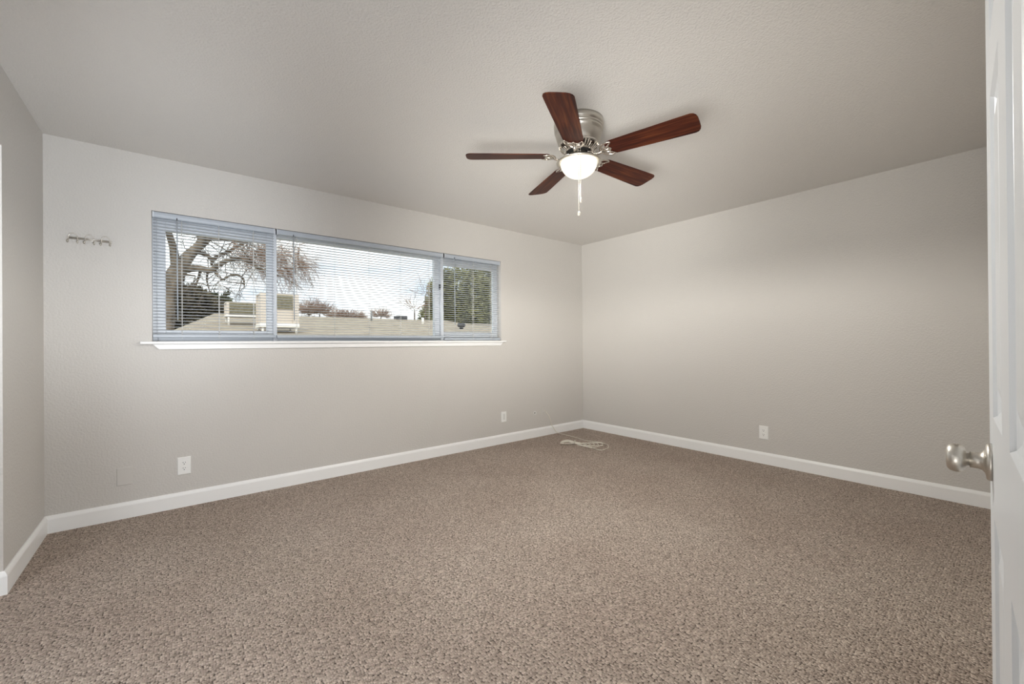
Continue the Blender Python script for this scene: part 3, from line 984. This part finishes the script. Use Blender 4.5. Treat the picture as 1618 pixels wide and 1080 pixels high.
# ---- trees
TWK = 1.30
def grow(mb, p, d, length, rad, depth, rng, droop=0.0, n=4, spread=0.7, kids=(2, 4)):
    pts = [p.copy()]
    q = p.copy(); dd = d.copy()
    steps = 4
    for i in range(steps):
        dd = (dd + Vector((rng.uniform(-1, 1), rng.uniform(-1, 1), rng.uniform(-1, 1))) * 0.22 + Vector((0, 0, -droop))).normalized()
        q = q + dd * (length / steps)
        pts.append(q.copy())
    mb.tube(pts, lerp_list([rad, rad * 0.45], len(pts)), n)
    if depth <= 0:
        return
    for c in range(rng.randint(*kids)):
        k_ = rng.randint(1, steps)
        nd = (dd + Vector((rng.uniform(-1, 1), rng.uniform(-1, 1) * 0.8, rng.uniform(-1, 1))) * spread).normalized()
        grow(mb, pts[k_], nd, length * rng.uniform(0.55, 0.8), rad * 0.5, depth - 1, rng, droop, 3, spread, kids)

TY = 17.0
tree = empty('bare_tree', (at(250, 600, TY).x, TY, GZ))
tag(tree, 'big bare tree with a thick leaning trunk and spreading limbs outside the left sash', 'tree')
to = Vector(tree.location)
def T(x, y, dy=0.0):
    """x, y: pixel of the enlarged left part of the window"""
    return at(220 + x / 4.5, 320 + y / 4.5, TY + dy) - to
PXM = (at(301, 400, TY) - at(300, 400, TY)).length / 4.5
rng = random.Random(11)
tr = MB()
def limb(pts, radii, dys=None):
    dys = dys or [0] * len(pts)
    pp = smooth_path([T(x, y, dy) for (x, y), dy in zip(pts, dys)], 5)
    tr.tube(pp, [r_ * PXM * 1.2 for r_ in lerp_list(radii, len(pp))], 10)
    return pp
base_pt = Vector((0, 0, 0))
pp = smooth_path([base_pt, T(200, 800), T(205, 650), T(255, 520), T(300, 430)], 6)
tr.tube(pp, [r_ * PXM for r_ in lerp_list([60, 55, 60, 72, 52], len(pp))], 14)
L1 = limb([(270, 470), (255, 400), (242, 320), (215, 230), (190, 120)], [38, 30, 24, 20, 14], [0, -.1, -.3, -.5, -.7])
L2 = limb([(300, 450), (350, 380), (410, 320), (440, 270), (430, 215), (410, 120)], [48, 40, 30, 27, 24, 16])
L3 = limb([(400, 335), (460, 285), (500, 235), (540, 180), (600, 100)], [28, 26, 24, 20, 12], [0, .2, .4, .6, .8])
L4 = limb([(310, 470), (370, 468), (440, 468), (510, 480), (570, 440), (640, 408), (720, 402), (790, 425), (850, 465), (920, 490), (990, 520)], [42, 26, 22, 22, 18, 15, 13, 12, 10, 8, 4], [0, 0, -.2, -.3, -.4, -.6, -.7, -.8, -.9, -1, -1])
L5 = limb([(380, 345), (440, 358), (490, 380), (520, 405), (565, 378), (640, 345), (720, 300), (800, 270)], [20, 15, 14, 15, 13, 12, 9, 5], [0, .2, .3, .4, .5, .6, .7, .8])
L6 = limb([(510, 255), (570, 262), (640, 262), (720, 280), (800, 300)], [16, 14, 11, 8, 4])
L7 = limb([(435, 480), (425, 520), (410, 565), (380, 610)], [11, 9, 7, 4])
L8 = limb([(490, 485), (480, 540), (490, 590), (505, 650)], [10, 7, 5, 3])
L9 = limb([(540, 490), (590, 545), (640, 520), (700, 515), (740, 545), (748, 600)], [12, 9, 8, 7, 8, 4], [-.3] * 6)
L10 = limb([(520, 410), (515, 440), (545, 455)], [12, 9, 7])
L11 = limb([(300, 470), (330, 510), (400, 520)], [20, 10, 5])
L12 = limb([(560, 250), (610, 215), (660, 180), (720, 130)], [14, 12, 10, 6])
tr.build('trunk', M_BARK, tree)
tw = MB()
def twigs_on(path, count, length, rad, depth, droop, mbx, dirb=None):
    for i in range(count):
        j = rng.randint(len(path) // 4, len(path) - 1)
        d = Vector((rng.uniform(-1, 1), rng.uniform(-0.7, 0.7), rng.uniform(-1, 1)))
        if dirb: d += Vector(dirb)
        grow(mbx, path[j], d.normalized(), length * rng.uniform(0.6, 1.2), rad, depth, rng, droop)
dk = MB()
for Lp, c_, ln_, dr in ((L1, 4, 0.8, 0.0), (L2, 4, 0.9, 0), (L3, 8, 0.9, 0), (L4, 14, 0.7, 0.08), (L5, 12, 0.7, 0.0), (L6, 10, 0.8, 0), (L7, 8, 0.5, 0.12), (L8, 6, 0.5, 0.15), (L9, 8, 0.45, 0.12), (L11, 5, 0.5, 0.05)):
    twigs_on(Lp, c_, ln_ * TWK, 0.016 * TWK, 3, dr, dk)
dk.build('branches', M_BARK, tree)
# reddish twig haze at the upper right of the crown
for (x0, x1, y0, y1, c_) in ((640, 930, 230, 470, 170), (960, 1130, 300, 560, 100), (1100, 1180, 380, 470, 10)):
    for i in range(c_):
        x = rng.uniform(x0, x1); y = rng.uniform(y0, y1)
        if x < 930 and y > 300 + (x - 640) * 0.6 + 60: continue
        if x > 960 and y > 560 - abs(x - 1010) * 0.8: continue
        p = T(x, y, rng.uniform(-1, 1))
        grow(tw, p, Vector((rng.uniform(0, 1), rng.uniform(-.5, .5), rng.uniform(-1, 0.6))).normalized(), 0.55 * TWK, 0.009 * TWK, 3, rng, 0.06)
for i in range(7):
    grow(tw, T(1140 + i * 16, 462, 0), Vector((0.5, 0, -0.5)).normalized(), 0.55 * TWK, 0.009 * TWK, 2, rng, 0.2)
limb_t = smooth_path([T(1000, 450), T(1080, 470), T(1140, 465), T(1200, 460), T(1260, 458)], 4)
tw.tube(limb_t, 0.015 * TWK, 5)
tw.build('twigs', M_TWIG, tree)

def leaf_cloud(mb, blobs, count, size, rng, tri=False):
    """blobs: (centre, rx, ry, rz); leaves sit mostly near the surface"""
    tot = sum(b_[1] * b_[3] for b_ in blobs)
    for (c, rx, ry, rz) in blobs:
        for i in range(int(count * rx * rz / tot)):
            d = Vector((rng.gauss(0, 1), rng.gauss(0, 1), rng.gauss(0, 1))).normalized()
            s = rng.uniform(0.45, 1.0) ** 0.5
            p = c + Vector((d.x * rx * s, d.y * ry * s, d.z * rz * s))
            a = Vector((rng.gauss(0, 1), rng.gauss(0, 1), rng.gauss(0, 1))).normalized()
            b_ = a.orthogonal().normalized()
            l_ = size * rng.uniform(0.6, 1.4)
            mb.add([p - b_ * l_ * 0.25, p + a * l_ * 0.5 - b_ * l_ * 0.05, p + a * l_, p + b_ * l_ * 0.3 + a * l_ * 0.4], [(0, 1, 2, 3)])

def shrub(name, label, cat, px, Y, count, size, mat, seed, group=None, stems=True):
    """px: (u, v, ru, rv) ellipses in the picture plane, at distance Y"""
    rn = random.Random(seed)
    blobs = []
    for (u, v, ru, rv) in px:
        c = at(u, v, Y); e = (at(u + ru, v, Y) - c).length * 0.93; f = abs(at(u, v + rv, Y).z - c.z)
        blobs.append((c, e, e * 0.8, f))
    gx = sum(b_[0].x for b_ in blobs) / len(blobs)
    rt = empty(name, (gx, Y, GZ))
    tag(rt, label, cat, group)
    o = Vector(rt.location)
    blobs = [(c - o, a_, b_, d_) for c, a_, b_, d_ in blobs]
    k = MB(); leaf_cloud(k, blobs, count, size, rn)
    k.build('foliage', mat, rt)
    k = MB()
    for (c, a_, b_, d_) in blobs:
        k.tube([Vector((c.x * 0.6, 0, 0)), Vector((c.x * 0.9, 0, c.z * 0.6)), c], [0.16, 0.10, 0.04], 6)
    k.build('trunk', M_BARK, rt)
    return rt

shrub('hedge_bush', 'dark leafy thicket below the limbs of the big bare tree', 'bush',
      [(270, 485, 26, 24), (300, 480, 30, 20), (330, 492, 22, 14), (285, 495, 40, 16)], 20.0, 14000, 0.42, M_BROWNHEDGE, 3)
shrub('conifer_shrub', 'small green conifer with a thin spire, left of the roof coolers', 'tree',
      [(338, 484, 12, 18), (352, 487, 10, 16), (357, 474, 1.6, 9), (330, 492, 12, 10)], 22.0, 2600, 0.30, M_DKLEAF, 4)
shrub('evergreen_tree', 'big dense evergreen tree filling the right sash', 'tree',
      [(735, 470, 42, 52), (770, 465, 40, 50), (708, 490, 26, 42), (690, 492, 20, 30), (676, 500, 14, 14), (705, 455, 16, 32), (672, 508, 12, 12), (688, 472, 13, 36), (760, 500, 60, 26), (800, 470, 40, 50)], 19.0, 42000, 0.22, M_GREEN, 5)

def bare(name, label, px, Y, count, ln_, rad, mat, seed, depth=2):
    rn = random.Random(seed)
    gx = at(px[0][0], px[0][1], Y).x
    rt = empty(name, (gx, Y, GZ)); tag(rt, label, 'tree')
    o = Vector(rt.location)
    k = MB(); st = MB()
    for (u, v, ru, rv) in px:
        c = at(u, v, Y) - o; e = (at(u + ru, v, Y) - at(u, v, Y)).length; f = abs(at(u, v + rv, Y).z - at(u, v, Y).z)
        st.tube([Vector((c.x, 0, 0)), Vector((c.x, 0, c.z - f * 0.5)), c], [0.05, 0.04, 0.02], 6)
        for i in range(int(count * ru)):
            d = Vector((rn.gauss(0, 1), rn.gauss(0, 1), abs(rn.gauss(0, 1)) * 0.9 - 0.3)).normalized()
            s = rn.uniform(0.1, 0.8)
            p = c + Vector((d.x * e * s, d.y * e * s, d.z * f * s))
            grow(k, p, (d + Vector((0, 0, 0.4))).normalized(), ln_, rad, depth, rn, 0.0)
    k.build('twigs', mat, rt); st.build('trunk', M_BARK, rt)
bare('twiggy_tree', 'pinkish bare tree behind the roof, just right of the big cream cooler', [(488, 494, 14, 11), (505, 494, 16, 10)], 26, 7.0, 0.50, 0.022, M_DISTTWIG, 21)
bare('twiggy_tree', 'low pinkish bare trees above the ridge, in the middle of the wide blind', [(530, 500, 10, 5), (545, 501, 14, 4), (565, 503, 12, 2)], 32, 7.0, 0.42, 0.024, M_DISTTWIG, 22)
bare('twiggy_tree', 'small bare tree behind the dark vent cap on the ridge', [(602, 500, 14, 5)], 30, 7.0, 0.42, 0.022, M_DISTTWIG, 23)
bare('twiggy_tree', 'thin bare tree leaning on the left edge of the evergreen', [(655, 488, 14, 20), (672, 465, 8, 22)], 16.3, 1.3, 0.7, 0.012, M_TWIG, 24)
